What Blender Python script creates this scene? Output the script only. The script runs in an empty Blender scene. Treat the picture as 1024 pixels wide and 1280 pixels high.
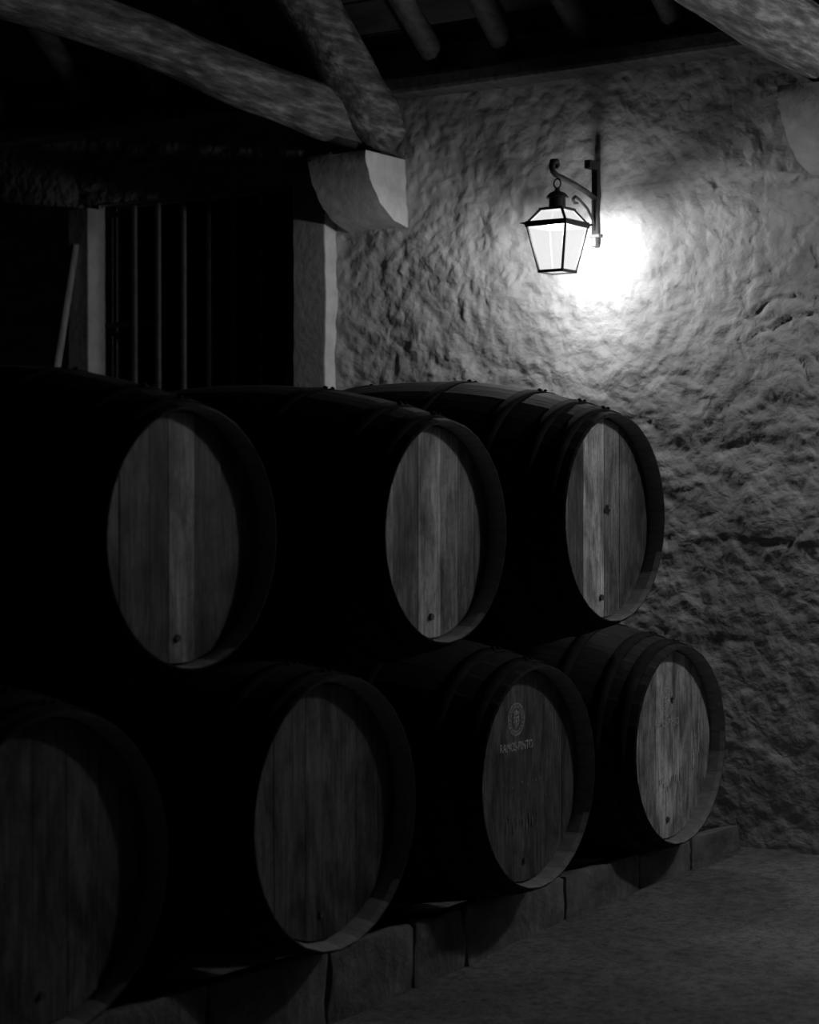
import bpy, bmesh, math, random
import numpy as np
from mathutils import Vector, Matrix, Quaternion

random.seed(7)
SC = bpy.context.scene
COL = SC.collection

# ------------------------------------------------------------------ camera
# room axes: +X along the plastered wall, +Y towards that wall, +Z up
YAW, PITCH, ROLL, FPX = 0.5966, -0.0087, -0.0009, 2631.0
CAM = Vector((3.692, -5.037, 1.342))
fwd = Vector((-math.sin(YAW) * math.cos(PITCH), math.cos(YAW) * math.cos(PITCH), math.sin(PITCH)))
rgt = Vector((math.cos(YAW), math.sin(YAW), 0))
upv = rgt.cross(fwd)
r2 = rgt * math.cos(ROLL) + upv * math.sin(ROLL)
u2 = upv * math.cos(ROLL) - rgt * math.sin(ROLL)
cd = bpy.data.cameras.new('camera')
cd.sensor_fit = 'VERTICAL'
cd.sensor_height = 36.0
cd.sensor_width = 36.0
cd.lens = FPX / 1280.0 * 36.0
cd.dof.use_dof = True
cd.dof.focus_distance = 8.0
cd.dof.aperture_fstop = 2.8
cam = bpy.data.objects.new('camera', cd)
COL.objects.link(cam)
cam.matrix_world = Matrix(((r2.x, u2.x, -fwd.x, CAM.x), (r2.y, u2.y, -fwd.y, CAM.y), (r2.z, u2.z, -fwd.z, CAM.z), (0, 0, 0, 1)))
SC.camera = cam

# ------------------------------------------------------------------ world, exposure
w = bpy.data.worlds.new('night')
SC.world = w
w.use_nodes = True
w.node_tree.nodes['Background'].inputs['Color'].default_value = (0, 0, 0, 1)
w.node_tree.nodes['Background'].inputs['Strength'].default_value = 0.0
SC.view_settings.view_transform = 'Standard'
SC.view_settings.look = 'None'
SC.view_settings.gamma = 1.0
SC.view_settings.use_curve_mapping = False
SC.view_settings.exposure = 0.0
SC.cycles.use_denoising = True
SC.cycles.max_bounces = 6
SC.cycles.transparent_max_bounces = 16
LAMP_WALL = 80.0      # watts of the lantern in view
LAMP_SIDE = 45.0      # watts of the next wall lantern, in the bay outside the frame
ld = bpy.data.lights.new('lamp_right_offscreen', 'POINT')
ld.energy = LAMP_SIDE
ld.shadow_soft_size = 0.08
lo = bpy.data.objects.new('lamp_right_offscreen', ld)
COL.objects.link(lo)
lo.location = (1.85, 2.78, 2.45)


# ------------------------------------------------------------------ materials
MATS = {}


def node_mat(name):
    m = bpy.data.materials.new(name)
    m.use_nodes = True
    nt = m.node_tree
    b = nt.nodes['Principled BSDF']
    MATS[name] = m
    return m, nt, b


def N(nt, kind, **kw):
    n = nt.nodes.new(kind)
    for k, v in kw.items():
        if k in n.inputs:
            n.inputs[k].default_value = v
        else:
            setattr(n, k, v)
    return n


def grey_ramp(nt, src, stops):
    r = nt.nodes.new('ShaderNodeValToRGB')
    e = r.color_ramp.elements
    e[0].position, e[0].color = stops[0][0], (stops[0][1],) * 3 + (1,)
    e[1].position, e[1].color = stops[-1][0], (stops[-1][1],) * 3 + (1,)
    for p, v in stops[1:-1]:
        x = e.new(p)
        x.color = (v, v, v, 1)
    nt.links.new(src, r.inputs[0])
    return r.outputs[0]


def coords(nt, scale=(1, 1, 1), kind='Object'):
    tc = nt.nodes.new('ShaderNodeTexCoord')
    mp = nt.nodes.new('ShaderNodeMapping')
    mp.inputs['Scale'].default_value = scale
    nt.links.new(tc.outputs[kind], mp.inputs[0])
    return mp.outputs[0]


def noise(nt, vec, scale, detail=6, rough=0.6, dist=0.0):
    n = nt.nodes.new('ShaderNodeTexNoise')
    n.inputs['Scale'].default_value = scale
    n.inputs['Detail'].default_value = detail
    n.inputs['Roughness'].default_value = rough
    n.inputs['Distortion'].default_value = dist
    nt.links.new(vec, n.inputs['Vector'])
    return n.outputs['Fac']


def mix_mul(nt, a, b, fac=1.0):
    m = nt.nodes.new('ShaderNodeMix')
    m.data_type = 'RGBA'
    m.blend_type = 'MULTIPLY'
    m.inputs[0].default_value = fac
    nt.links.new(a, m.inputs[6])
    nt.links.new(b, m.inputs[7])
    return m.outputs[2]


def add_bump(nt, b, heights, strength=0.5, dist=0.01):
    prev = None
    for h, s, d in heights:
        bp = nt.nodes.new('ShaderNodeBump')
        bp.inputs['Strength'].default_value = s
        bp.inputs['Distance'].default_value = d
        nt.links.new(h, bp.inputs['Height'])
        if prev:
            nt.links.new(prev, bp.inputs['Normal'])
        prev = bp.outputs[0]
    nt.links.new(prev, b.inputs['Normal'])


def mat_simple(name, stops, scale, stretch=(1, 1, 1), rough=0.7, bump=0.4, bdist=0.004, spec=0.3, kind='Object'):
    m, nt, b = node_mat(name)
    v = coords(nt, stretch, kind)
    n = noise(nt, v, scale)
    nt.links.new(grey_ramp(nt, n, stops), b.inputs['Base Color'])
    b.inputs['Roughness'].default_value = rough
    b.inputs['Specular IOR Level'].default_value = spec
    add_bump(nt, b, [(noise(nt, v, scale * 2.3), bump, bdist)])
    return m


# plaster: grey limewash, stained, trowelled lumps as fine relief
m, nt, b = node_mat('plaster')
v = coords(nt)
big = noise(nt, v, 1.6, 5, 0.6, 0.4)
fine = noise(nt, coords(nt, (1, 1, 1.15)), 13, 5, 0.55, 0.35)
grit = noise(nt, v, 70, 4, 0.6)
c1 = grey_ramp(nt, big, [(0.3, 0.42), (0.7, 0.60)])
mott = noise(nt, coords(nt, (1.3, 1, 0.9)), 8.3, 5, 0.6)
c2 = grey_ramp(nt, mott, [(0.32, 0.72), (0.6, 1.0)])
nt.links.new(mix_mul(nt, c1, c2, 0.8), b.inputs['Base Color'])
b.inputs['Roughness'].default_value = 0.85
b.inputs['Specular IOR Level'].default_value = 0.2
vor = nt.nodes.new('ShaderNodeTexVoronoi')
vor.feature = 'SMOOTH_F1'
vor.inputs['Scale'].default_value = 15
vor.inputs['Smoothness'].default_value = 0.35
warp = nt.nodes.new('ShaderNodeMix')
warp.data_type = 'VECTOR'
warp.inputs[0].default_value = 0.12
nt.links.new(v, warp.inputs[4])
wn = nt.nodes.new('ShaderNodeTexNoise')
wn.inputs['Scale'].default_value = 9
nt.links.new(v, wn.inputs['Vector'])
nt.links.new(wn.outputs['Color'], warp.inputs[5])
nt.links.new(warp.outputs[1], vor.inputs['Vector'])
add_bump(nt, b, [(vor.outputs['Distance'], 0.4, -0.03), (fine, 0.5, 0.03), (grit, 0.3, 0.004)])

mat_simple('corbel_plaster', [(0.3, 0.42), (0.7, 0.6)], 9, rough=0.85, bump=0.5, bdist=0.008, spec=0.2)
mat_simple('jamb_stone', [(0.3, 0.42), (0.7, 0.6)], 12, rough=0.85, bump=0.5, bdist=0.006, spec=0.2)
mat_simple('lintel', [(0.3, 0.12), (0.7, 0.25)], 7, rough=0.9, spec=0.1)
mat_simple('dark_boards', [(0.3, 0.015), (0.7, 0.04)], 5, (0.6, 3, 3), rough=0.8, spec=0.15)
mat_simple('log', [(0.36, 0.05), (0.52, 0.14), (0.68, 0.34)], 6, (5, 0.9, 5), rough=0.65, bump=0.7, bdist=0.012, spec=0.3)
mat_simple('rafter_wood', [(0.3, 0.08), (0.7, 0.2)], 6, (5, 1, 5), rough=0.75, bump=0.5, bdist=0.006)
mat_simple('ceiling_wood', [(0.3, 0.08), (0.7, 0.18)], 5, (0.7, 4, 4), rough=0.8, bump=0.5, bdist=0.005)
mat_simple('pole_wood', [(0.35, 0.28), (0.7, 0.5)], 8, (5, 5, 0.8), rough=0.7)
mat_simple('iron', [(0.3, 0.012), (0.7, 0.035)], 20, rough=0.55, spec=0.35, bdist=0.001)
mat_simple('bar_iron', [(0.3, 0.12), (0.7, 0.22)], 20, rough=0.6, spec=0.3, bdist=0.001)
mat_simple('hoop_iron', [(0.3, 0.013), (0.7, 0.034)], 14, rough=0.85, spec=0.05, bdist=0.0015)
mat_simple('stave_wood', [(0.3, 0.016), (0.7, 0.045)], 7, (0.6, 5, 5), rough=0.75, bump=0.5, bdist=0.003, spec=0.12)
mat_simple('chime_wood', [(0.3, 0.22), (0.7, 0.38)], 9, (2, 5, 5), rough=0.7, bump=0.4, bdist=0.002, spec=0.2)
mat_simple('kerb_stone', [(0.3, 0.11), (0.5, 0.18), (0.7, 0.25)], 11, rough=0.85, bump=0.8, bdist=0.012, spec=0.2)
mat_simple('plug_wood', [(0.3, 0.06), (0.7, 0.14)], 20, rough=0.7)
mat_simple('stencil', [(0.42, 0.2), (0.56, 0.72)], 130, rough=0.8, spec=0.1, bump=0.0)
mat_simple('worn_stencil', [(0.46, 0.14), (0.66, 0.34)], 90, rough=0.8, spec=0.1, bump=0.0)
mat_simple('pale_stencil', [(0.44, 0.3), (0.6, 0.85)], 110, rough=0.8, spec=0.1, bump=0.0)
mat_simple('stain', [(0.4, 0.02), (0.6, 0.05)], 60, rough=0.8, spec=0.1, bump=0.0)

# floor: rough cement
m, nt, b = node_mat('cement')
v = coords(nt)
n1 = noise(nt, v, 1.8, 6, 0.65)
n2 = noise(nt, v, 24, 6, 0.7)
c1 = grey_ramp(nt, n1, [(0.3, 0.17), (0.7, 0.34)])
c2 = grey_ramp(nt, n2, [(0.36, 0.35), (0.52, 0.85), (0.62, 1.0)])
n3 = noise(nt, v, 95, 4, 0.7)
c3 = grey_ramp(nt, n3, [(0.34, 0.4), (0.5, 1.0)])
nt.links.new(mix_mul(nt, mix_mul(nt, c1, c2, 0.8), c3, 0.8), b.inputs['Base Color'])
b.inputs['Roughness'].default_value = 0.8
b.inputs['Specular IOR Level'].default_value = 0.25
add_bump(nt, b, [(noise(nt, v, 31, 6, 0.7), 0.5, 0.008)])

# barrel heads: vertical grain, each board carries its own tone
m, nt, b = node_mat('head_wood')
at = nt.nodes.new('ShaderNodeAttribute')
at.attribute_type = 'OBJECT'
at.attribute_name = 'tone'
v = coords(nt, (1, 1, 1))
oi = nt.nodes.new('ShaderNodeObjectInfo')
sep = nt.nodes.new('ShaderNodeVectorMath')
sep.operation = 'ADD'
nt.links.new(v, sep.inputs[0])
cmb = nt.nodes.new('ShaderNodeCombineXYZ')
mu = nt.nodes.new('ShaderNodeMath')
mu.operation = 'MULTIPLY'
mu.inputs[1].default_value = 37.0
nt.links.new(oi.outputs['Random'], mu.inputs[0])
nt.links.new(mu.outputs[0], cmb.inputs[0])
nt.links.new(cmb.outputs[0], sep.inputs[1])


def scaled(vec, s):
    q = nt.nodes.new('ShaderNodeVectorMath')
    q.operation = 'MULTIPLY'
    q.inputs[1].default_value = s
    nt.links.new(vec, q.inputs[0])
    return q.outputs[0]


grain = noise(nt, scaled(sep.outputs[0], (1, 9, 0.55)), 11, 6, 0.65, 0.3)
blot = noise(nt, scaled(sep.outputs[0], (1, 2.4, 0.8)), 5.0, 6, 0.62, 0.5)
spk = noise(nt, scaled(sep.outputs[0], (1, 1.6, 1.0)), 60, 4, 0.7)
cg = grey_ramp(nt, grain, [(0.32, 0.35), (0.62, 1.0)])
cb = grey_ramp(nt, blot, [(0.36, 0.22), (0.5, 0.8), (0.64, 1.15)])
cs = grey_ramp(nt, spk, [(0.3, 0.6), (0.55, 1.0)])
sd = nt.nodes.new('ShaderNodeAttribute')
sd.attribute_type = 'OBJECT'
sd.attribute_name = 'stain_seed'
sc_ = nt.nodes.new('ShaderNodeCombineXYZ')
nt.links.new(sd.outputs['Fac'], sc_.inputs[0])
sa = nt.nodes.new('ShaderNodeVectorMath')
sa.operation = 'ADD'
nt.links.new(v, sa.inputs[0])
nt.links.new(sc_.outputs[0], sa.inputs[1])
stn = noise(nt, scaled(sa.outputs[0], (1, 1.3, 0.8)), 4.2, 5, 0.6, 0.6)
ct = grey_ramp(nt, stn, [(0.36, 0.30), (0.5, 0.85), (0.62, 1.1)])
base = mix_mul(nt, mix_mul(nt, mix_mul(nt, cg, cb, 0.75), cs, 0.8), ct, 0.9)
tn = nt.nodes.new('ShaderNodeCombineColor')
for k in range(3):
    nt.links.new(at.outputs['Fac'], tn.inputs[k])
nt.links.new(mix_mul(nt, base, tn.outputs[0], 1.0), b.inputs['Base Color'])
b.inputs['Roughness'].default_value = 0.55
b.inputs['Specular IOR Level'].default_value = 0.25
add_bump(nt, b, [(grain, 0.4, 0.002)])

# lantern glass: milky panes, glow with the bulb behind them and let its light through
def glass(name, milk, glow):
    m, nt, b = node_mat(name)
    nt.nodes.remove(b)
    tr = nt.nodes.new('ShaderNodeBsdfTransparent')
    em = nt.nodes.new('ShaderNodeEmission')
    em.inputs['Strength'].default_value = glow
    mx = nt.nodes.new('ShaderNodeMixShader')
    mx.inputs[0].default_value = milk
    nt.links.new(tr.outputs[0], mx.inputs[1])
    nt.links.new(em.outputs[0], mx.inputs[2])
    nt.links.new(mx.outputs[0], nt.nodes['Material Output'].inputs['Surface'])


glass('milky_glass', 0.75, 0.86)
glass('dimming_glass', 0.95, 0.80)  # roof panes made nearly opaque to keep lamplight off the wall above


# ------------------------------------------------------------------ helpers
def link(name, me, parent=None, loc=None, rot=None):
    o = bpy.data.objects.new(name, me)
    COL.objects.link(o)
    if parent:
        o.parent = parent
    if loc is not None:
        o.location = loc
    if rot is not None:
        o.rotation_euler = rot
    return o


def mesh(name, verts, faces, mats, smooth=False, mids=None):
    me = bpy.data.meshes.new(name)
    me.from_pydata([tuple(q) for q in verts], [], faces)
    for mm in ([mats] if isinstance(mats, str) else mats):
        me.materials.append(MATS[mm])
    if mids:
        me.polygons.foreach_set('material_index', mids)
    if smooth:
        me.polygons.foreach_set('use_smooth', [True] * len(me.polygons))
    me.update()
    return me


def bm_mesh(name, bm, mat, smooth=False):
    bmesh.ops.recalc_face_normals(bm, faces=bm.faces)
    me = bpy.data.meshes.new(name)
    bm.to_mesh(me)
    bm.free()
    me.materials.append(MATS[mat])
    if smooth:
        me.polygons.foreach_set('use_smooth', [True] * len(me.polygons))
    return me


def tag(o, label=None, cat=None, group=None, kind=None):
    if label:
        o['label'] = label
    if cat:
        o['category'] = cat
    if group:
        o['group'] = group
    if kind:
        o['kind'] = kind
    return o


def bm_box(bm, lo, hi, bev=0.0, rot=None):
    lo, hi = Vector(lo), Vector(hi)
    r = bmesh.ops.create_cube(bm, size=1.0)
    vs = r['verts']
    c = (lo + hi) / 2
    s = hi - lo
    for q in vs:
        q.co = Vector((q.co.x * s.x, q.co.y * s.y, q.co.z * s.z))
        if rot:
            q.co = rot @ q.co
        q.co += c
    if bev:
        es = list({e for q in vs for e in q.link_edges})
        bmesh.ops.bevel(bm, geom=es, offset=bev, segments=2, affect='EDGES', profile=0.6)
    return vs


def bm_tube(bm, pts, rad, sides=10, cap=True, flat=1.0):
    """tube along a polyline; rad a number or one per point"""
    pts = [Vector(q) for q in pts]
    n = len(pts)
    rads = [rad] * n if isinstance(rad, (int, float)) else rad
    rings = []
    ref = None
    for i, q in enumerate(pts):
        t = (pts[min(i + 1, n - 1)] - pts[max(i - 1, 0)]).normalized()
        if ref is None:
            ref = Vector((0, 0, 1)) if abs(t.z) < 0.9 else Vector((1, 0, 0))
        a = (ref - t * ref.dot(t)).normalized()
        bb = t.cross(a)
        ref = a
        rings.append([bm.verts.new(q + (a * math.cos(k * 2 * math.pi / sides) + bb * flat * math.sin(k * 2 * math.pi / sides)) * rads[i]) for k in range(sides)])
    for i in range(n - 1):
        for k in range(sides):
            bm.faces.new((rings[i][k], rings[i][(k + 1) % sides], rings[i + 1][(k + 1) % sides], rings[i + 1][k]))
    if cap:
        bm.faces.new(rings[0][::-1])
        bm.faces.new(rings[-1])
    return rings


def vnoise(x, y, seed=0):
    """smooth value noise on arrays, about -1..1"""
    rs = np.random.RandomState(seed)
    tab = rs.rand(256, 256) * 2 - 1
    xi = np.floor(x).astype(int)
    yi = np.floor(y).astype(int)
    fx = x - xi
    fy = y - yi
    fx = fx * fx * fx * (fx * (fx * 6 - 15) + 10)
    fy = fy * fy * fy * (fy * (fy * 6 - 15) + 10)
    a = tab[xi % 256, yi % 256]
    b_ = tab[(xi + 1) % 256, yi % 256]
    c = tab[xi % 256, (yi + 1) % 256]
    d = tab[(xi + 1) % 256, (yi + 1) % 256]
    return (a * (1 - fx) + b_ * fx) * (1 - fy) + (c * (1 - fx) + d * fx) * fy


def fbm(x, y, octv=4, seed=0, gain=0.5):
    s = 0
    a = 1.0
    for k in range(octv):
        s = s + a * vnoise(x * 2 ** k + 17.3 * k, y * 2 ** k + 9.1 * k, seed + k)
        a *= gain
    return s


def worley(x, y, seed=0):
    """distance to nearest and second-nearest cell point"""
    rs = np.random.RandomState(seed)
    px = rs.rand(128, 128)
    py = rs.rand(128, 128)
    xi = np.floor(x).astype(int)
    yi = np.floor(y).astype(int)
    d1 = np.full(x.shape, 9.0)
    d2 = np.full(x.shape, 9.0)
    for i in (-1, 0, 1):
        for j in (-1, 0, 1):
            cx = xi + i
            cy = yi + j
            dx = cx + px[cx % 128, cy % 128] - x
            dy = cy + py[cx % 128, cy % 128] - y
            d = np.sqrt(dx * dx + dy * dy)
            d2 = np.where(d < d1, d1, np.minimum(d2, d))
            d1 = np.minimum(d1, d)
    return d1, d2


# ------------------------------------------------------------------ setting: wall with barred window
YW = 3.12
WX0, WX1, WZ0, WZ1 = -3.80, -2.465, 0.75, 2.842      # window opening
xs = np.concatenate([np.arange(-5.5, WX0 - 0.01, 0.05), np.linspace(WX0, WX1, 26)[:-1], np.arange(WX1, 0.9, 0.0125), np.arange(0.9, 6.0, 0.05)])
zs = np.concatenate([np.arange(-0.7, WZ0 - 0.005, 0.0125), np.linspace(WZ0, WZ1, 160)[:-1], np.arange(WZ1, 3.62, 0.0125)])
ix0 = int(np.argmin(abs(xs - WX0)))
ix1 = int(np.argmin(abs(xs - WX1)))
iz0 = int(np.argmin(abs(zs - WZ0)))
iz1 = int(np.argmin(abs(zs - WZ1)))
GX, GZ = np.meshgrid(xs, zs, indexing='ij')
wx = GX + 0.05 * fbm(GX * 5, GZ * 5, 3, 40)
wz = GZ + 0.05 * fbm(GX * 5 + 31, GZ * 5 + 7, 3, 50)
d1, d2 = worley(wx * 2.6 + 40, wz * 4.2 + 40, 3)
stone = np.clip((d2 - d1) * 2.2, 0, 1) ** 0.6
d1b, d2b = worley(wx * 7.0 + 40, wz * 9.0 + 40, 5)
lump = np.clip((d2b - d1b) * 2.0, 0, 1)
patch = np.clip(0.5 + 1.2 * fbm(GX * 1.1, GZ * 1.3, 2, 70), 0.12, 1)
H = 0.014 * fbm(GX * 1.6, GZ * 1.6, 3, 11) + 0.008 * stone * patch + 0.004 * lump * patch \
    + 0.007 * fbm(wx * 11, wz * 13, 4, 21, 0.6)
H *= 1 - 0.6 * np.clip((1.25 - GZ) / 0.3, 0, 1) * np.clip((GX + 0.45) / 0.25, 0, 1)
# long shallow ledges in the render and a few scars
for zc, x0, x1, dep in ((1.15, -0.6, 0.6, 0.011), (1.60, -0.5, 0.25, 0.009), (0.72, -0.6, 0.1, 0.008), (1.93, -0.15, 0.5, 0.008)):
    line = zc + 0.03 * fbm(GX * 3 + zc * 9, GX * 0 + zc, 3, 80)
    g = np.clip((GX - x0) / 0.15, 0, 1) * np.clip((x1 - GX) / 0.15, 0, 1)
    H += dep * g * (1 / (1 + np.exp(-(GZ - line) / 0.008)) - 0.5) * np.exp(-np.abs(GZ - line) / 0.12)
for sx, sz, ex, ez, dep in ((-0.05, 2.08, 0.13, 2.17, 0.016), (0.06, 1.97, 0.22, 2.07, 0.014), (-0.08, 1.96, 0.02, 1.98, 0.016), (-0.6, 1.88, -0.42, 1.86, 0.010)):
    tx, tz = ex - sx, ez - sz
    ll = tx * tx + tz * tz
    tt = np.clip(((wx - sx) * tx + (wz - sz) * tz) / ll, 0, 1)
    dd = np.hypot(wx - sx - tt * tx, wz - sz - tt * tz)
    H -= dep * np.exp(-(dd / 0.012) ** 2)
# sharp arrises round the window
edge = np.maximum(np.maximum(WX0 - GX, GX - WX1), np.maximum(WZ0 - GZ, GZ - WZ1))
H *= np.clip(edge / 0.10, 0.15, 1)
nx, nz = len(xs), len(zs)
V = np.stack([GX, YW - H, GZ], -1).reshape(-1, 3)
verts = V.tolist()
faces = []
for i in range(nx - 1):
    for j in range(nz - 1):
        if ix0 <= i < ix1 and iz0 <= j < iz1:
            continue
        faces.append((i * nz + j, (i + 1) * nz + j, (i + 1) * nz + j + 1, i * nz + j + 1))
# reveals of the opening
TH = 0.17
loop = [(i, iz0) for i in range(ix0, ix1)] + [(ix1, j) for j in range(iz0, iz1)] + [(i, iz1) for i in range(ix1, ix0, -1)] + [(ix0, j) for j in range(iz1, iz0, -1)]
base_i = len(verts)
for (i, j) in loop:
    q = verts[i * nz + j]
    verts.append([q[0], YW + TH, q[2]])
nl = len(loop)
for k in range(nl):
    a = loop[k][0] * nz + loop[k][1]
    c = loop[(k + 1) % nl][0] * nz + loop[(k + 1) % nl][1]
    faces.append((a, base_i + k, base_i + (k + 1) % nl, c))
wall = tag(link('wall_back', mesh('wall_back', verts, faces, 'plaster', True)), 'rough grey plastered wall lit by the lantern', kind='structure')

# the dark store behind the window
bm = bmesh.new()
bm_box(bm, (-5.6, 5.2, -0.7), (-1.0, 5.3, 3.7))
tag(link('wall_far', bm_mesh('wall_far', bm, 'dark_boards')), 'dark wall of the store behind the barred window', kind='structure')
bm = bmesh.new()
bm_box(bm, (-5.7, -8.0, -0.7), (-5.5, 5.3, 8.0))
tag(link('wall_left', bm_mesh('wall_left', bm, 'dark_boards')), 'dark end wall of the cellar', kind='structure')


# floor
def floor_z(y):
    return np.maximum(-0.42, -0.275 + 0.044 * (y - 0.34))


fx = np.concatenate([np.arange(-5.6, -0.8, 0.2), np.arange(-0.8, 3.0, 0.035), np.arange(3.0, 6.3, 0.2)])
fy = np.concatenate([np.arange(-8.0, -1.6, 0.2), np.arange(-1.6, 3.3, 0.035), np.arange(3.3, 5.3, 0.3)])
FX, FY = np.meshgrid(fx, fy, indexing='ij')
FZ = floor_z(FY) + 0.006 * fbm(FX * 1.5, FY * 1.5, 3, 90) + 0.003 * fbm(FX * 7, FY * 7, 3, 95)
fv = np.stack([FX, FY, FZ], -1).reshape(-1, 3).tolist()
ny = len(fy)
ff = [(i * ny + j, (i + 1) * ny + j, (i + 1) * ny + j + 1, i * ny + j + 1) for i in range(len(fx) - 1) for j in range(ny - 1)]
tag(link('floor', mesh('floor', fv, ff, 'cement', True)), 'worn grey cement floor in front of the barrels', kind='structure')

# window: frame, iron bars and rails
win = tag(link('window_1', None, loc=(0.5 * (WX0 + WX1), YW, WZ0)), 'dark barred window opening in the plastered wall', kind='structure')
WO = Vector(win.location)


def wpart(name, lo, hi, mat, bev=0.0):
    b_ = bmesh.new()
    bm_box(b_, Vector(lo) - WO, Vector(hi) - WO, bev)
    return link(name, bm_mesh(name, b_, mat), win)


for k, x in enumerate((-3.58, -3.42, -3.25, -3.082, -2.923, -2.746, -2.583)):
    b_ = bmesh.new()
    q = 0.011
    bm_box(b_, Vector((x - q, YW + 0.02, WZ0 - 0.03)) - WO, Vector((x + q, YW + 0.02 + 2 * q, WZ1 - 0.015 + 0.006 * (k % 3))) - WO, 0.003)
    link('bar', bm_mesh('bar', b_, 'bar_iron'), win)
for z in (1.25, 2.22, 2.795):
    wpart('rail', (WX0 - 0.03, YW + 0.046, z - 0.014), (WX1 + 0.03, YW + 0.058, z + 0.014), 'iron', 0.002)
wpart('sill', (WX0 - 0.06, YW - 0.03, WZ0 - 0.10), (WX1 + 0.02, YW + TH, WZ0 - 0.005), 'jamb_stone', 0.01)

# jamb strip between the window and the plaster
bm = bmesh.new()
bmesh.ops.create_grid(bm, x_segments=1, y_segments=1, size=0.001)
bm.clear()
bm_box(bm, (WX1 - 0.005, YW - 0.085, 0.4), (-2.272, YW + 0.04, 2.88), 0.008)
bmesh.ops.subdivide_edges(bm, edges=[e for e in bm.edges if e.calc_length() > 1.0], cuts=30, use_grid_fill=True)
for q in bm.verts:
    q.co.x += 0.004 * math.sin(q.co.z * 9) * (1 if q.co.x > -2.3 else 0.3) + 0.002 * math.sin(q.co.z * 31)
tag(link('trim_1', bm_mesh('trim_1', bm, 'jamb_stone')), 'pale plastered jamb beside the barred window', kind='structure')
bm = bmesh.new()
bm_box(bm, (WX0 - 0.14, YW - 0.085, WZ0 - 0.3), (WX0 + 0.004, YW + 0.04, WZ1 - 0.02), 0.008)
tag(link('trim_2', bm_mesh('trim_2', bm, 'jamb_stone')), 'pale plastered jamb on the far side of the barred window', kind='structure')


# ------------------------------------------------------------------ corbels
def corbel(x0, x1, ztop, hgt, proj, label):
    prof = [(0.03, 0.0), (-proj, 0.0)]
    n = 12
    for k in range(1, n + 1):
        a = k / n * math.pi / 2
        prof.append((-proj * math.cos(a) ** 0.9 - 0.002, -hgt * (0.22 * k / n + 0.78 * math.sin(a) ** 1.3)))
    prof.append((0.03, -hgt))
    nxs = 6
    vs, fs = [], []
    for i in range(nxs + 1):
        for k, (y, z) in enumerate(prof):
            j = 0.004 * math.sin(5 * i + 2.3 * k)
            vs.append((x0 + (x1 - x0) * i / nxs, YW + y + j, ztop + z + j * 0.6))
    L = len(prof)
    for i in range(nxs):
        for k in range(L):
            fs.append((i * L + k, i * L + (k + 1) % L, (i + 1) * L + (k + 1) % L, (i + 1) * L + k))
    fs.append(tuple(range(L)))
    fs.append(tuple(nxs * L + k for k in range(L))[::-1])
    me = mesh('corbel', vs, fs, 'corbel_plaster', True)
    b_ = bmesh.new()
    b_.from_mesh(me)
    bmesh.ops.recalc_face_normals(b_, faces=b_.faces)
    b_.to_mesh(me)
    b_.free()
    me.set_sharp_from_angle(angle=0.6)
    o = link('corbel', me)
    me.transform(Matrix.Translation((-x0, -YW, -ztop + hgt)))
    o.location = (x0, YW, ztop - hgt)
    return tag(o, label, 'corbel', 'plastered corbels carrying the roof logs')


corbel(-2.19, -1.862, 2.905, 0.315, 0.335, 'pale rounded corbel beside the barred window under the log rafter')
corbel(0.165, 0.50, 2.975, 0.31, 0.335, 'rounded corbel under the log beam on the lantern\'s other side')


# ------------------------------------------------------------------ roof timbers
def log(name, pts, rads, mat, label=None, cat=None, group=None, sides=20, seed=0, sub=8, wob=0.05):
    rs = random.Random(seed)
    P = [Vector(q) for q in pts]
    out, rr = [], []
    n = len(P)
    for i in range(n - 1):
        for s in range(sub):
            t = s / sub
            p0 = P[max(i - 1, 0)]
            p1, p2_ = P[i], P[i + 1]
            p3 = P[min(i + 2, n - 1)]
            q = 0.5 * ((2 * p1) + (p2_ - p0) * t + (2 * p0 - 5 * p1 + 4 * p2_ - p3) * t * t + (3 * p1 - p0 - 3 * p2_ + p3) * t ** 3)
            out.append(q)
            rr.append((rads[i] * (1 - t) + rads[i + 1] * t))
    out.append(P[-1])
    rr.append(rads[-1])
    o0 = out[0].copy()
    b_ = bmesh.new()
    rings = bm_tube(b_, [q - o0 for q in out], rr, sides)
    for i, rg in enumerate(rings):
        c = out[i] - o0
        for k, q in enumerate(rg):
            f = 1 + wob * math.sin(3 * k * 2 * math.pi / sides + i * 0.35 + seed) + wob * 0.5 * math.sin(2 * k * 2 * math.pi / sides - i * 0.8 + 2 * seed) + rs.uniform(-0.012, 0.012)
            q.co = c + (q.co - c) * f
    o = link(name, bm_mesh(name, b_, mat, True), loc=o0)
    if label:
        tag(o, label, cat, group)
    return o


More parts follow.
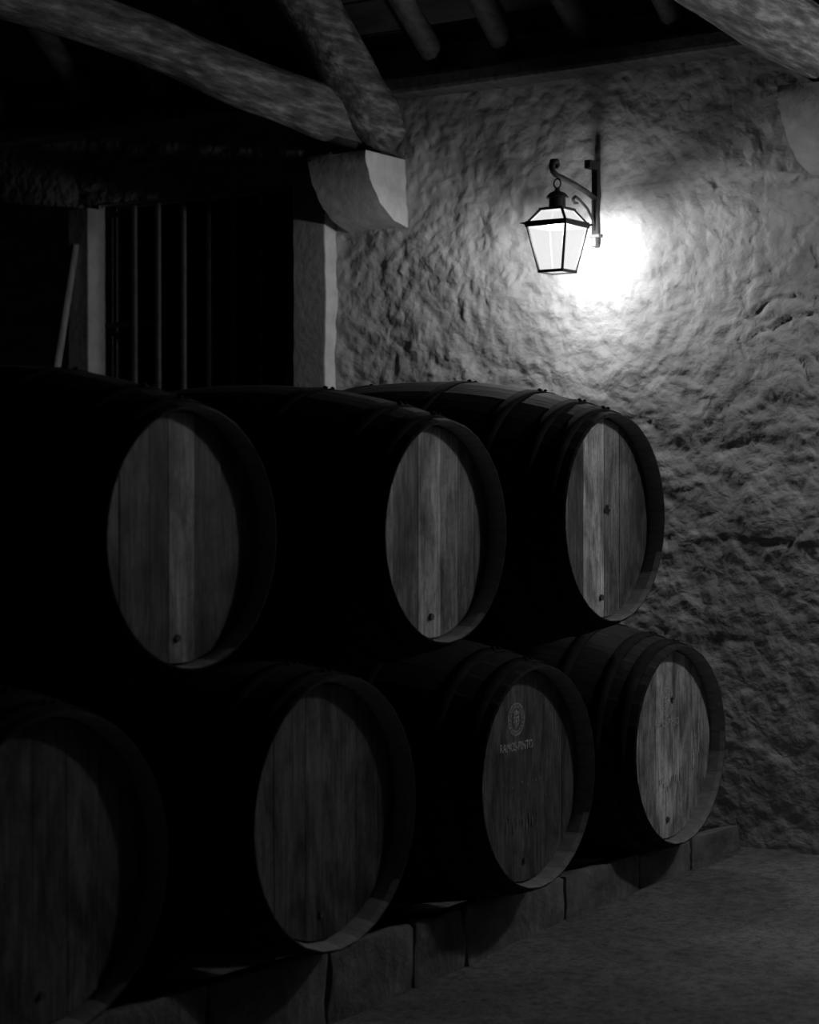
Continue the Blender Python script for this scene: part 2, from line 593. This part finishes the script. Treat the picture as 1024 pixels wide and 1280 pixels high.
log('tie_beam', [(-2.09, 3.35, 3.03), (-2.09, 2.75, 3.10), (-2.09, 2.05, 3.16), (-2.08, 1.45, 3.215), (-2.08, 0.6, 3.27), (-2.08, -1.0, 3.32), (-2.08, -4.5, 3.34)],
    [0.10, 0.125, 0.11, 0.10, 0.11, 0.13, 0.13], 'log', 'thick crooked log tie beam reaching out from beside the barred window', 'beam', 'log tie beams of the roof', seed=1)
log('rafter_log', [(-1.965, 3.10, 3.02), (-1.965, 2.98, 3.11), (-1.965, 2.80, 3.26), (-1.965, 2.45, 3.56), (-1.965, 1.8, 4.10), (-1.965, 0.2, 5.45), (-1.965, -2.2, 7.4)],
    [0.11, 0.13, 0.135, 0.13, 0.13, 0.13, 0.12], 'log', 'steep log rafter rising from the corbel beside the barred window', 'rafter', 'log rafters of the roof', seed=2)
log('tie_beam', [(0.33, 3.35, 3.10), (0.33, 2.7, 3.13), (0.33, 2.05, 3.18), (0.33, 1.45, 3.24), (0.32, 0.6, 3.32), (0.32, -1.0, 3.36), (0.32, -4.5, 3.36)],
    [0.13, 0.135, 0.14, 0.14, 0.14, 0.14, 0.14], 'log', 'dark log tie beam over the corbel away from the window', 'beam', 'log tie beams of the roof', seed=3, wob=0.03)
log('rafter_log', [(0.45, 3.10, 3.10), (0.45, 2.98, 3.19), (0.45, 2.45, 3.62), (0.45, 1.8, 4.15), (0.45, 0.2, 5.5), (0.45, -2.2, 7.5)],
    [0.11, 0.13, 0.13, 0.13, 0.13, 0.12], 'log', 'log rafter above the dark tie beam away from the window', 'rafter', 'log rafters of the roof', seed=4)

KS = 0.84                                            # roof slope
# wall plate
bm = bmesh.new()
bm_box(bm, (-5.4, -0.10, -0.045), (5.6, 0.12, 0.045), 0.02)
bmesh.ops.subdivide_edges(bm, edges=[e for e in bm.edges if e.calc_length() > 3], cuts=40, use_grid_fill=True)
for q in bm.verts:
    q.co.y += 0.008 * math.sin(q.co.x * 2.3) + 0.004 * math.sin(q.co.x * 7.1)
    q.co.z += 0.008 * math.sin(q.co.x * 1.7 + 1)
tag(link('wall_plate', bm_mesh('wall_plate', bm, 'rafter_wood'), loc=(0, 3.06, 3.235)), 'long dark timber plate along the top of the plastered wall', 'beam')
# small rafters on the plate
rx = [-4.9, -4.35, -3.78, -3.25, -2.72, -2.30, -1.64, -1.27, -0.86, -0.42, 0.02, 0.75, 1.2, 1.7, 2.2, 2.75, 3.3, 3.9, 4.5, 5.1]
labs = 'slim dark pole rafter running up the roof from the wall plate'
for k, x in enumerate(rx):
    jx = random.uniform(-0.03, 0.03)
    log('pole_rafter', [(x, 3.15, 3.255), (x + jx, 2.0, 3.255 + 1.15 * KS), (x - jx, -2.2, 3.255 + 5.35 * KS)], [0.055, 0.06, 0.05], 'rafter_wood', labs, 'rafter', 'slim pole rafters under the roof boards', sides=10, seed=20 + k, sub=5, wob=0.06)
# sloping ceiling with its boards
cth = math.atan(KS)
ceil = tag(link('ceiling', None, loc=(0, 3.4, 3.055)), 'sloping dark boarded roof', kind='structure')
ceil.rotation_euler = (-cth, 0, 0)
SL = 5.8 / math.cos(cth)
bm = bmesh.new()
bm_box(bm, (-5.6, -SL, 0.115), (5.8, 0.1, 0.15))
link('roof_deck', bm_mesh('roof_deck', bm, 'ceiling_wood'), ceil)
bw = 0.19
bm = bmesh.new()
bm_box(bm, (-5.6, -bw / 2 + 0.004, -0.012), (5.8, bw / 2 - 0.004, 0.012), 0.003)
pm = bm_mesh('plank', bm, 'ceiling_wood')
for k in range(int(SL / bw)):
    link('plank', pm, ceil, (0, -bw * (k + 0.5), 0.10 + random.uniform(-0.004, 0.004)))

# ------------------------------------------------------------------ kerb
kerb = tag(link('stone_kerb', None, loc=(-0.13, 0, -0.30)), 'low kerb of rough stone blocks under the lower barrels', 'kerb')
joints = [-2.6, -2.05, -1.5, -0.95, -0.42, 0.15, 0.62, 0.93, 1.60, 2.18, 2.62, 3.08]
for k in range(len(joints) - 1):
    y0, y1 = joints[k] + 0.006, joints[k + 1] - 0.006
    zb = float(floor_z(np.array(y0))) - 0.03
    top = -0.052 + random.uniform(-0.008, 0.006)
    cy = 0.5 * (y0 + y1)
    b_ = bmesh.new()
    bm_box(b_, (-0.20, y0 - cy, 0), (0, y1 - cy, top - zb), 0.018)
    bmesh.ops.subdivide_edges(b_, edges=[e for e in b_.edges if e.calc_length() > 0.1], cuts=4, use_grid_fill=True)
    rs = random.Random(k)
    hh = top - zb
    for q in b_.verts:
        s = math.sin(q.co.y * 17 + k) * math.sin(q.co.z * 23 + 2 * k)
        if q.co.x > -0.1:
            q.co.x += 0.010 * s + rs.uniform(-0.003, 0.003)
        if q.co.z > hh * 0.8:
            q.co.z += rs.uniform(-0.006, 0.004)
            q.co.z += 0.32 * min(0, q.co.x + 0.03)
    sme = bm_mesh('stone', b_, 'kerb_stone', True)
    sme.set_sharp_from_angle(angle=0.7)
    o = link('stone', sme, kerb)
    o.location = (0, cy, zb + 0.30)
# rear rail the barrels rest on
bm = bmesh.new()
bm_box(bm, (-0.06, -2.4, 0), (0.06, 2.5, 0.30), 0.01)
tag(link('rear_rail', bm_mesh('rear_rail', bm, 'dark_boards'), loc=(-1.44, 0.1, -0.398)), 'dark timber rail carrying the far ends of the lower barrels', 'rail')

# added cement slab between kerb and rail, hides the lit floor below
bm = bmesh.new()
bm_box(bm, (-1.36, -3.0, -0.5), (-0.34, 2.95, -0.16), 0.01)
tag(link('trim_3', bm_mesh('trim_3', bm, 'cement')), 'added cement slab covering the lit floor behind the stone kerb', kind='structure')
# ------------------------------------------------------------------ barrels
LEN = 1.70
NST = 28
REC = 0.062         # head recess behind the chime


def prof_r(x, r, B):
    """outer radius at distance x behind the front end"""
    u = 1 - 2 * x / LEN
    return r + (B - r) * (1 - abs(u) ** 2.1)


def stave_mesh(r, B, th=0.038):
    st = [0.0, 0.006, 0.02, REC + 0.03] + [LEN * k / 12 for k in range(1, 12)] + [LEN - REC - 0.03, LEN - 0.02, LEN - 0.006, LEN]
    h = math.pi / NST
    vs, fs, mi = [], [], []
    for x in st:
        ro = prof_r(x, r, B)
        e = min(x, LEN - x)
        ri = ro - (0.005 + (th - 0.005) * min(1, e / REC))
        if e < 0.003:
            ro -= 0.003
        g = 0.0007 / ro
        for a in (-h + g, 0, h - g):
            rr = ro + (0.0012 if a == 0 else -0.0006)
            vs.append((-x, rr * math.sin(a), rr * math.cos(a)))
        for a in (h, -h):
            vs.append((-x, ri * math.sin(a), ri * math.cos(a)))
    n = len(st)
    for i in range(n - 1):
        for k in range(5):
            fs.append((i * 5 + k, (i + 1) * 5 + k, (i + 1) * 5 + (k + 1) % 5, i * 5 + (k + 1) % 5))
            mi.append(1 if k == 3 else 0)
    fs.append((4, 3, 2, 1, 0))
    mi.append(0)
    fs.append(tuple((n - 1) * 5 + k for k in range(5)))
    mi.append(1)
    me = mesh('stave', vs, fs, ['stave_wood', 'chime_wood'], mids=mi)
    return me


def hoop_mesh(r, B, x0, wd, t=0.0022):
    sides = 56
    vs, fs = [], []
    xs_ = (x0, x0 + wd)
    for k in range(sides):
        a = 2 * math.pi * k / sides
        for (x, ex) in ((xs_[0], 0.0), (xs_[0], t), (xs_[1], t), (xs_[1], 0.0)):
            rr = prof_r(x, r, B) + 0.0015 + ex
            vs.append((-x, rr * math.sin(a), rr * math.cos(a)))
    for k in range(sides):
        for j in range(4):
            fs.append((k * 4 + j, ((k + 1) % sides) * 4 + j, ((k + 1) % sides) * 4 + (j + 1) % 4, k * 4 + (j + 1) % 4))
    return mesh('hoop', vs, fs, 'hoop_iron', True)


def rivet_mesh():
    vs, fs = [(0, 0, 0.0075)], []
    for (rr, z) in ((0.006, 0.005), (0.009, 0.0)):
        for k in range(8):
            vs.append((rr * math.cos(k * math.pi / 4), rr * math.sin(k * math.pi / 4), z))
    for k in range(8):
        fs.append((0, 1 + k, 1 + (k + 1) % 8))
        fs.append((1 + k, 9 + k, 9 + (k + 1) % 8, 1 + (k + 1) % 8))
    return mesh('rivet', vs, fs, 'hoop_iron', True)


RIV = rivet_mesh()


def board_mesh(ri, y0, y1, th=0.026):
    """one vertical head board, clipped to the circle, front face at x=0"""
    y0 += 0.0004
    y1 -= 0.0004
    n = 7
    ysx = [y0 + (y1 - y0) * k / n for k in range(n + 1)]
    up = [(y, math.sqrt(max(ri * ri - y * y, 1e-6))) for y in ysx]
    ring = up + [(y, -z) for (y, z) in up[::-1]]
    cy = 0.5 * (y0 + y1)
    L = len(ring)
    vs = []
    for (x, s) in ((0.0, 0.0007), (-0.0007, 0.0), (-th, 0.0)):
        for (y, z) in ring:
            yy = y + (s if y < cy else -s) if abs(y - cy) > (y1 - y0) * 0.49 else y
            vs.append((x, yy, z - math.copysign(s, z)))
    fs = [tuple(range(L))[::-1], tuple(2 * L + k for k in range(L))]
    for j in range(2):
        for k in range(L):
            fs.append((j * L + k, j * L + (k + 1) % L, (j + 1) * L + (k + 1) % L, (j + 1) * L + k))
    me = mesh('head_board', vs, fs, 'head_wood')
    b_ = bmesh.new()
    b_.from_mesh(me)
    bmesh.ops.recalc_face_normals(b_, faces=b_.faces)
    b_.to_mesh(me)
    b_.free()
    return me


GRP = 'wine barrels stacked in two tiers'


def barrel(x, y, z, r, B, cuts, tones, label, hoops, joint=0.0, roll=0.0, ntone=1.0):
    root = link('wine_barrel', None, loc=(x, y, z))
    tag(root, label, 'barrel', GRP)
    sm = stave_mesh(r, B)
    for k in range(NST):
        link('stave', sm, root, rot=(2 * math.pi * (k + 0.5) / NST + roll, 0, 0))
    for k, (hx, wd) in enumerate(hoops):
        h = link('hoop', hoop_mesh(r, B, hx, wd), root)
        for side in (hx, ):
            for (fx_, da) in ((0.3, -0.02), (0.7, 0.035), (0.5, 0.09)):
                px_ = hx + wd * fx_
                a = joint + da + 0.02 * math.sin(k * 5)
                rr = prof_r(px_, r, B) + 0.004
                link('rivet', RIV, h, (-px_, rr * math.sin(a), rr * math.cos(a)), (-a, 0, 0))
    ri = prof_r(REC, r, B) - 0.0375
    ys = [-ri + 1e-4] + [c * ri for c in cuts] + [ri - 1e-4]
    for k in range(len(ys) - 1):
        o = link('head_board', board_mesh(ri, ys[k], ys[k + 1]), root, (-REC + random.uniform(-0.0015, 0.0015), 0, 0))
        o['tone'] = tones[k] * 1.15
        o['stain_seed'] = y * 3.7 + z * 11.0
    bmk = bmesh.new()
    bmesh.ops.create_cone(bmk, cap_ends=True, segments=40, radius1=ri, radius2=ri, depth=0.026)
    bh = link('back_head', bm_mesh('back_head', bmk, 'stave_wood'), root, (-LEN + REC, 0, 0), (0, math.pi / 2, 0))
    # tap plug low on the head
    bmk = bmesh.new()
    bmesh.ops.create_cone(bmk, cap_ends=True, segments=14, radius1=0.012, radius2=0.010, depth=0.008)
    link('tap_plug', bm_mesh('tap_plug', bmk, 'plug_wood', False), root, (-REC + 0.004, -0.01, -ri * 0.80), (0, math.pi / 2, 0))
    return root


C7 = [-0.72, -0.40, -0.10, 0.22, 0.52, 0.78]
HO = [(0.035, 0.05), (0.16, 0.05), (0.46, 0.055), (LEN - 0.52, 0.055), (LEN - 0.21, 0.05), (LEN - 0.085, 0.05)]
HO3 = [(0.035, 0.045), (0.13, 0.045), (0.30, 0.05), (0.62, 0.05), (LEN - 0.62, 0.05), (LEN - 0.30, 0.05), (LEN - 0.085, 0.05)]
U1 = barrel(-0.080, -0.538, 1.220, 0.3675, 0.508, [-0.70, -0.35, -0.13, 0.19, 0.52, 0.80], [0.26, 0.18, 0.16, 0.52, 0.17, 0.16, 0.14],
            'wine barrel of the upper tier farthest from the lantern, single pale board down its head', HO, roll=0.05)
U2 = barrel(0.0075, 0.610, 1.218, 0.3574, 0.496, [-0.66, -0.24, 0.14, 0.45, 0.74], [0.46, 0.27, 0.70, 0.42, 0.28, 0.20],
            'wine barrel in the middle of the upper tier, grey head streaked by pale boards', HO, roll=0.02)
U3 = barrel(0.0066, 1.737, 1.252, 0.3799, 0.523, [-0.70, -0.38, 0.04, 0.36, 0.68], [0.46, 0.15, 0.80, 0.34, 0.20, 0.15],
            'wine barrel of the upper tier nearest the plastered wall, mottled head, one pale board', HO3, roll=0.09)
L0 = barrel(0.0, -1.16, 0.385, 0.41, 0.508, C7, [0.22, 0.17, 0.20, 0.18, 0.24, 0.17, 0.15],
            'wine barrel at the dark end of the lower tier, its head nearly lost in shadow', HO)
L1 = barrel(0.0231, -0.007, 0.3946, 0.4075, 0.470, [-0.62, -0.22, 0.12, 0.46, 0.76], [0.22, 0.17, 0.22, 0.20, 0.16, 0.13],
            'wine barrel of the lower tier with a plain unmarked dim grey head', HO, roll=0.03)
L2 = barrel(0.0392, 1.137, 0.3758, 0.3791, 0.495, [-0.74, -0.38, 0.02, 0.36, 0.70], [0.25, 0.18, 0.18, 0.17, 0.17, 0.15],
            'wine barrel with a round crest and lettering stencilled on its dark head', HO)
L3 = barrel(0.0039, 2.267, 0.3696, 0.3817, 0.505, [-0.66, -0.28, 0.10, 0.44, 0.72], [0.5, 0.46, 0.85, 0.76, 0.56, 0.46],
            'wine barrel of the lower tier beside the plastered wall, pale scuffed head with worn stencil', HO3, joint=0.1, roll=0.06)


# ------------------------------------------------------------------ marks on the heads
def text_mesh(s, width, height, mat):
    cu = bpy.data.curves.new('lettering', 'FONT')
    cu.body = s
    cu.size = 1.0
    cu.align_x = 'CENTER'
    cu.extrude = 0.0
    cu.offset = 0.012
    o = bpy.data.objects.new('lettering', cu)
    COL.objects.link(o)
    bpy.context.view_layer.update()
    dg = bpy.context.evaluated_depsgraph_get()
    me = bpy.data.meshes.new_from_object(o.evaluated_get(dg))
    bpy.data.objects.remove(o)
    co = np.array([q.co[:] for q in me.vertices])
    lo, hi = co.min(0), co.max(0)
    for q in me.vertices:
        u = (q.co.x - (lo[0] + hi[0]) / 2) / (hi[0] - lo[0]) * width
        v_ = (q.co.y - (lo[1] + hi[1]) / 2) / (hi[1] - lo[1]) * height
        q.co = (0, u, v_)
    me.materials.clear()
    me.materials.append(MATS[mat])
    return me


def ring(bm, ra, rb, w_, n=48):
    prev = None
    first = None
    for k in range(n + 1):
        if k == n:
            cur = first
        else:
            a = 2 * math.pi * k / n
            cur = (bm.verts.new((0, ra * math.cos(a), rb * math.sin(a))), bm.verts.new((0, (ra - w_) * math.cos(a), (rb - w_) * math.sin(a))))
            first = first or cur
        if prev:
            bm.faces.new((prev[0], cur[0], cur[1], prev[1]))
        prev = cur


def poly(bm, pts):
    bm.faces.new([bm.verts.new((0, y, z)) for (y, z) in pts])


def emblem(mat):
    b_ = bmesh.new()
    ring(b_, 0.052, 0.056, 0.0035)
    ring(b_, 0.038, 0.043, 0.0025)
    for k in range(22):                            # beading between the rings
        a = 2 * math.pi * k / 22
        cy, cz = 0.0435 * math.cos(a), 0.048 * math.sin(a)
        poly(b_, [(cy + 0.0028 * math.cos(j * math.pi / 2 + a), cz + 0.0035 * math.sin(j * math.pi / 2 + a)) for j in range(4)])
    # shield with bars, crown above
    poly(b_, [(-0.018, 0.010), (-0.018, 0.004), (0.018, 0.004), (0.018, 0.010)])
    poly(b_, [(-0.018, 0.004), (-0.013, 0.004), (-0.013, -0.016), (-0.018, -0.012)])
    poly(b_, [(0.018, 0.004), (0.018, -0.012), (0.013, -0.016), (0.013, 0.004)])
    poly(b_, [(-0.018, -0.012), (0.0, -0.031), (0.018, -0.012), (0.013, -0.014), (0.0, -0.025), (-0.013, -0.014)])
    poly(b_, [(-0.003, 0.004), (0.003, 0.004), (0.003, -0.022), (-0.003, -0.022)])
    poly(b_, [(-0.013, -0.004), (0.013, -0.004), (0.013, -0.008), (-0.013, -0.008)])
    poly(b_, [(-0.015, 0.015), (0.015, 0.015), (0.019, 0.031), (0.009, 0.022), (0.0, 0.035), (-0.009, 0.022), (-0.019, 0.031)])
    return bm_mesh('crest', b_, mat)


XF = -REC + 0.0022
o = link('crest', emblem('stencil'), L2, (XF, -0.062, 0.200))
o['label'] = 'round pale crest with a crowned shield'
link('lettering', text_mesh('RAMOS-PINTO', 0.212, 0.030, 'stencil'), L2, (XF, -0.060, 0.108))
o = link('crest', emblem('pale_stencil'), L3, (XF, -0.010, 0.165))
o['label'] = 'worn round crest'
link('lettering', text_mesh('RAMOS-PINTO', 0.20, 0.028, 'pale_stencil'), L3, (XF, -0.010, 0.085))


def traces(name, cy, cz, wd, ht, n, mat, parent, seed):
    rs = random.Random(seed)
    b_ = bmesh.new()
    for k in range(n):
        y = cy - wd / 2 + wd * (k + rs.uniform(0.2, 0.8)) / n
        z0 = cz - ht / 2 + rs.uniform(0, ht * 0.5)
        z1 = z0 + ht * rs.uniform(0.25, 0.5)
        t = rs.uniform(0.0015, 0.004)
        s = rs.uniform(-0.003, 0.003)
        poly(b_, [(y - t, z0), (y + t, z0 + 0.002), (y + t + s, z1), (y - t + s, z1 - 0.002)])
    tag(link(name, bm_mesh(name, b_, mat), parent, (XF, 0, 0)), kind='stuff')


traces('faded_marks', -0.03, -0.02, 0.26, 0.035, 13, 'worn_stencil', L2, 5)
traces('faded_marks', -0.04, -0.155, 0.24, 0.09, 11, 'worn_stencil', L2, 6)
traces('faded_marks', 0.02, -0.15, 0.2, 0.08, 12, 'worn_stencil', L3, 8)
traces('scratches', 0.235, -0.02, 0.06, 0.34, 5, 'stencil', L3, 9)


def blot_mesh(sz, seed, mat):
    rs = random.Random(seed)
    b_ = bmesh.new()
    poly(b_, [(sz * rs.uniform(0.4, 1.2) * math.cos(k * 2 * math.pi / 14), sz * rs.uniform(0.5, 1.3) * math.sin(k * 2 * math.pi / 14)) for k in range(14)])
    return bm_mesh('stain', b_, mat)


link('stain', blot_mesh(0.016, 1, 'stain'), L3, (XF + 0.0006, 0.03, 0.17))
link('stain', blot_mesh(0.022, 2, 'stain'), U3, (XF, 0.035, 0.03))


# ------------------------------------------------------------------ lantern on a wrought bracket
def lantern(x, y, rim_z, watts, label, grp):
    root = link('wall_lantern', None, loc=(x, y, rim_z))
    tag(root, label, 'lantern', grp)
    A, Bt, Tp = 0.095, 0.057, 0.052        # half sides: rim, bottom, top of the little roof
    zb, zt = -0.198, 0.066
    bar = 0.0065

    def part(name, fn, mat='iron', smooth=False, parent=root, loc=None):
        b_ = bmesh.new()
        fn(b_)
        return link(name, bm_mesh(name, b_, mat, smooth), parent, loc)

    sg = ((-1, -1), (1, -1), (1, 1), (-1, 1))
    for (sx, sy) in sg:
        part('corner_bar', lambda b_: bm_tube(b_, [(sx * Bt, sy * Bt, zb), (sx * A, sy * A, 0)], bar, 6))
        part('roof_bar', lambda b_: bm_tube(b_, [(sx * A, sy * A, 0.005), (sx * Tp, sy * Tp, zt)], bar, 6))
        part('finial', lambda b_: bm_tube(b_, [(sx * A, sy * A, 0.0), (sx * (A + 0.012), sy * (A + 0.012), 0.006), (sx * (A + 0.022), sy * (A + 0.022), 0.004)], [0.007, 0.004, 0.001], 6))

    def frame(b_, h, z0, z1, t, h1=None):
        h1 = h if h1 is None else h1
        for k in range(4):
            a, c = sg[k], sg[(k + 1) % 4]
            d = Vector((c[0] - a[0], c[1] - a[1], 0)).normalized()
            nrm = Vector((d.y, -d.x, 0))
            p0, p1 = Vector((a[0] * h, a[1] * h, 0)), Vector((c[0] * h, c[1] * h, 0))
            vs = []
            for z in (z0, z1):
                for q in (p0 + nrm * t - d * t, p1 + nrm * t + d * t, p1 - nrm * t, p0 - nrm * t):
                    vs.append(b_.verts.new((q.x, q.y, z)))
            for f in ((3, 2, 1, 0), (4, 5, 6, 7), (0, 1, 5, 4), (1, 2, 6, 5), (2, 3, 7, 6), (3, 0, 4, 7)):
                b_.faces.new([vs[i] for i in f])

    part('rim', lambda b_: frame(b_, A, -0.010, 0.014, 0.006))
    part('base_frame', lambda b_: frame(b_, Bt, zb - 0.006, zb + 0.006, 0.005))
    part('roof_frame', lambda b_: frame(b_, Tp, zt - 0.004, zt + 0.007, 0.006))
    part('roof_plate', lambda b_: bm_box(b_, (-Tp, -Tp, zt + 0.001), (Tp, Tp, zt + 0.006)))

    def chimney(b_):
        pr = [(0.036, zt + 0.004), (0.036, zt + 0.048), (0.047, zt + 0.050), (0.047, zt + 0.056), (0.033, zt + 0.072), (0.012, zt + 0.080), (0.009, zt + 0.094), (0.0, zt + 0.096)]
        rings = []
        for (rr, z) in pr:
            rings.append([b_.verts.new((max(rr, 1e-4) * math.cos(k * math.pi / 10), max(rr, 1e-4) * math.sin(k * math.pi / 10), z)) for k in range(20)])
        for i in range(len(pr) - 1):
            for k in range(20):
                b_.faces.new((rings[i][k], rings[i][(k + 1) % 20], rings[i + 1][(k + 1) % 20], rings[i + 1][k]))
        b_.faces.new(rings[0][::-1])
        b_.faces.new(rings[-1])

    part('chimney_cap', chimney, smooth=False)
    # panes
    for k in range(4):
        a, c = sg[k], sg[(k + 1) % 4]
        g = 0.97
        link('pane', mesh('pane', [(a[0] * Bt * g, a[1] * Bt * g, zb + 0.004), (c[0] * Bt * g, c[1] * Bt * g, zb + 0.004), (c[0] * A * g, c[1] * A * g, -0.006), (a[0] * A * g, a[1] * A * g, -0.006)], [(0, 1, 2, 3)], 'milky_glass'), root)
        link('roof_pane', mesh('roof_pane', [(a[0] * A * g, a[1] * A * g, 0.012), (c[0] * A * g, c[1] * A * g, 0.012), (c[0] * Tp * g, c[1] * Tp * g, zt - 0.003), (a[0] * Tp * g, a[1] * Tp * g, zt - 0.003)], [(0, 1, 2, 3)], 'dimming_glass'), root)
    link('base_pane', mesh('base_pane', [(sx * Bt, sy * Bt, zb) for (sx, sy) in sg], [(0, 1, 2, 3)], 'milky_glass'), root)
    # hanging ring
    zr = zt + 0.112
    part('hanging_ring', lambda b_: bm_tube(b_, [(0.017 * math.cos(k * math.pi / 10), 0.0, zr + 0.02 * math.sin(k * math.pi / 10)) for k in range(21)], 0.0038, 6, cap=False), smooth=True)
    # wall bracket: wall is at +Y
    wy = YW - y - 0.02
    zt_ = 0.318
    part('back_plate', lambda b_: (bm_box(b_, (-0.016, wy - 0.010, -0.045), (0.016, wy + 0.012, zt_), 0.003),
                                   bm_box(b_, (-0.016, wy - 0.075, zt_ - 0.042), (0.016, wy - 0.004, zt_ - 0.004), 0.004)))
    arm = [(0, wy, 0.150), (0, wy * 0.75, 0.172), (0, wy * 0.4, 0.195), (0, wy * 0.12, 0.208), (0, -0.012, 0.214), (0, -0.036, 0.226), (0, -0.047, 0.248), (0, -0.036, 0.268), (0, -0.012, 0.272), (0, 0.004, 0.256), (0, -0.006, 0.244)]
    part('arm', lambda b_: bm_tube(b_, arm, [0.011] * 6 + [0.012, 0.013, 0.012, 0.009, 0.006], 8, flat=1.3), smooth=True)
    brace = [(0, wy, 0.0), (0, wy * 0.93, 0.055), (0, wy * 0.78, 0.10), (0, wy * 0.58, 0.13), (0, wy * 0.46, 0.140), (0, wy * 0.40, 0.128), (0, wy * 0.44, 0.112), (0, wy * 0.52, 0.114)]
    part('brace', lambda b_: bm_tube(b_, brace, [0.006, 0.006, 0.006, 0.006, 0.007, 0.008, 0.007, 0.005], 8), smooth=True)
    part('plate_foot', lambda b_: (bm_box(b_, (-0.026, wy - 0.018, -0.020), (0.026, wy + 0.012, -0.006), 0.003), bm_box(b_, (-0.013, wy - 0.024, -0.062), (0.013, wy + 0.010, -0.02), 0.005)), 'bar_iron')
    ld = bpy.data.lights.new('bulb', 'POINT')
    ld.energy = watts
    ld.shadow_soft_size = 0.042
    lo = link('bulb', ld, root, (0, 0, -0.045))
    return root


lantern(-0.842, 2.765, 2.488, LAMP_WALL, 'black iron lantern with milky panes glowing on the plastered wall', None)

# ------------------------------------------------------------------ pole leaning by the window
bm = bmesh.new()
pp = [(-0.303, -0.27, 0), (-0.228, -0.195, 0.7), (-0.152, -0.12, 1.4), (-0.087, -0.05, 2.0), (0.0, 0.04, 2.80)]
bm_tube(bm, pp, [0.026, 0.025, 0.024, 0.023, 0.019], 10)
o = link('pole', bm_mesh('pole', bm, 'pole_wood', True), loc=(-3.877, 2.99, -0.165))
tag(o, 'pale wooden pole leaning against the wall beside the barred window', 'pole')
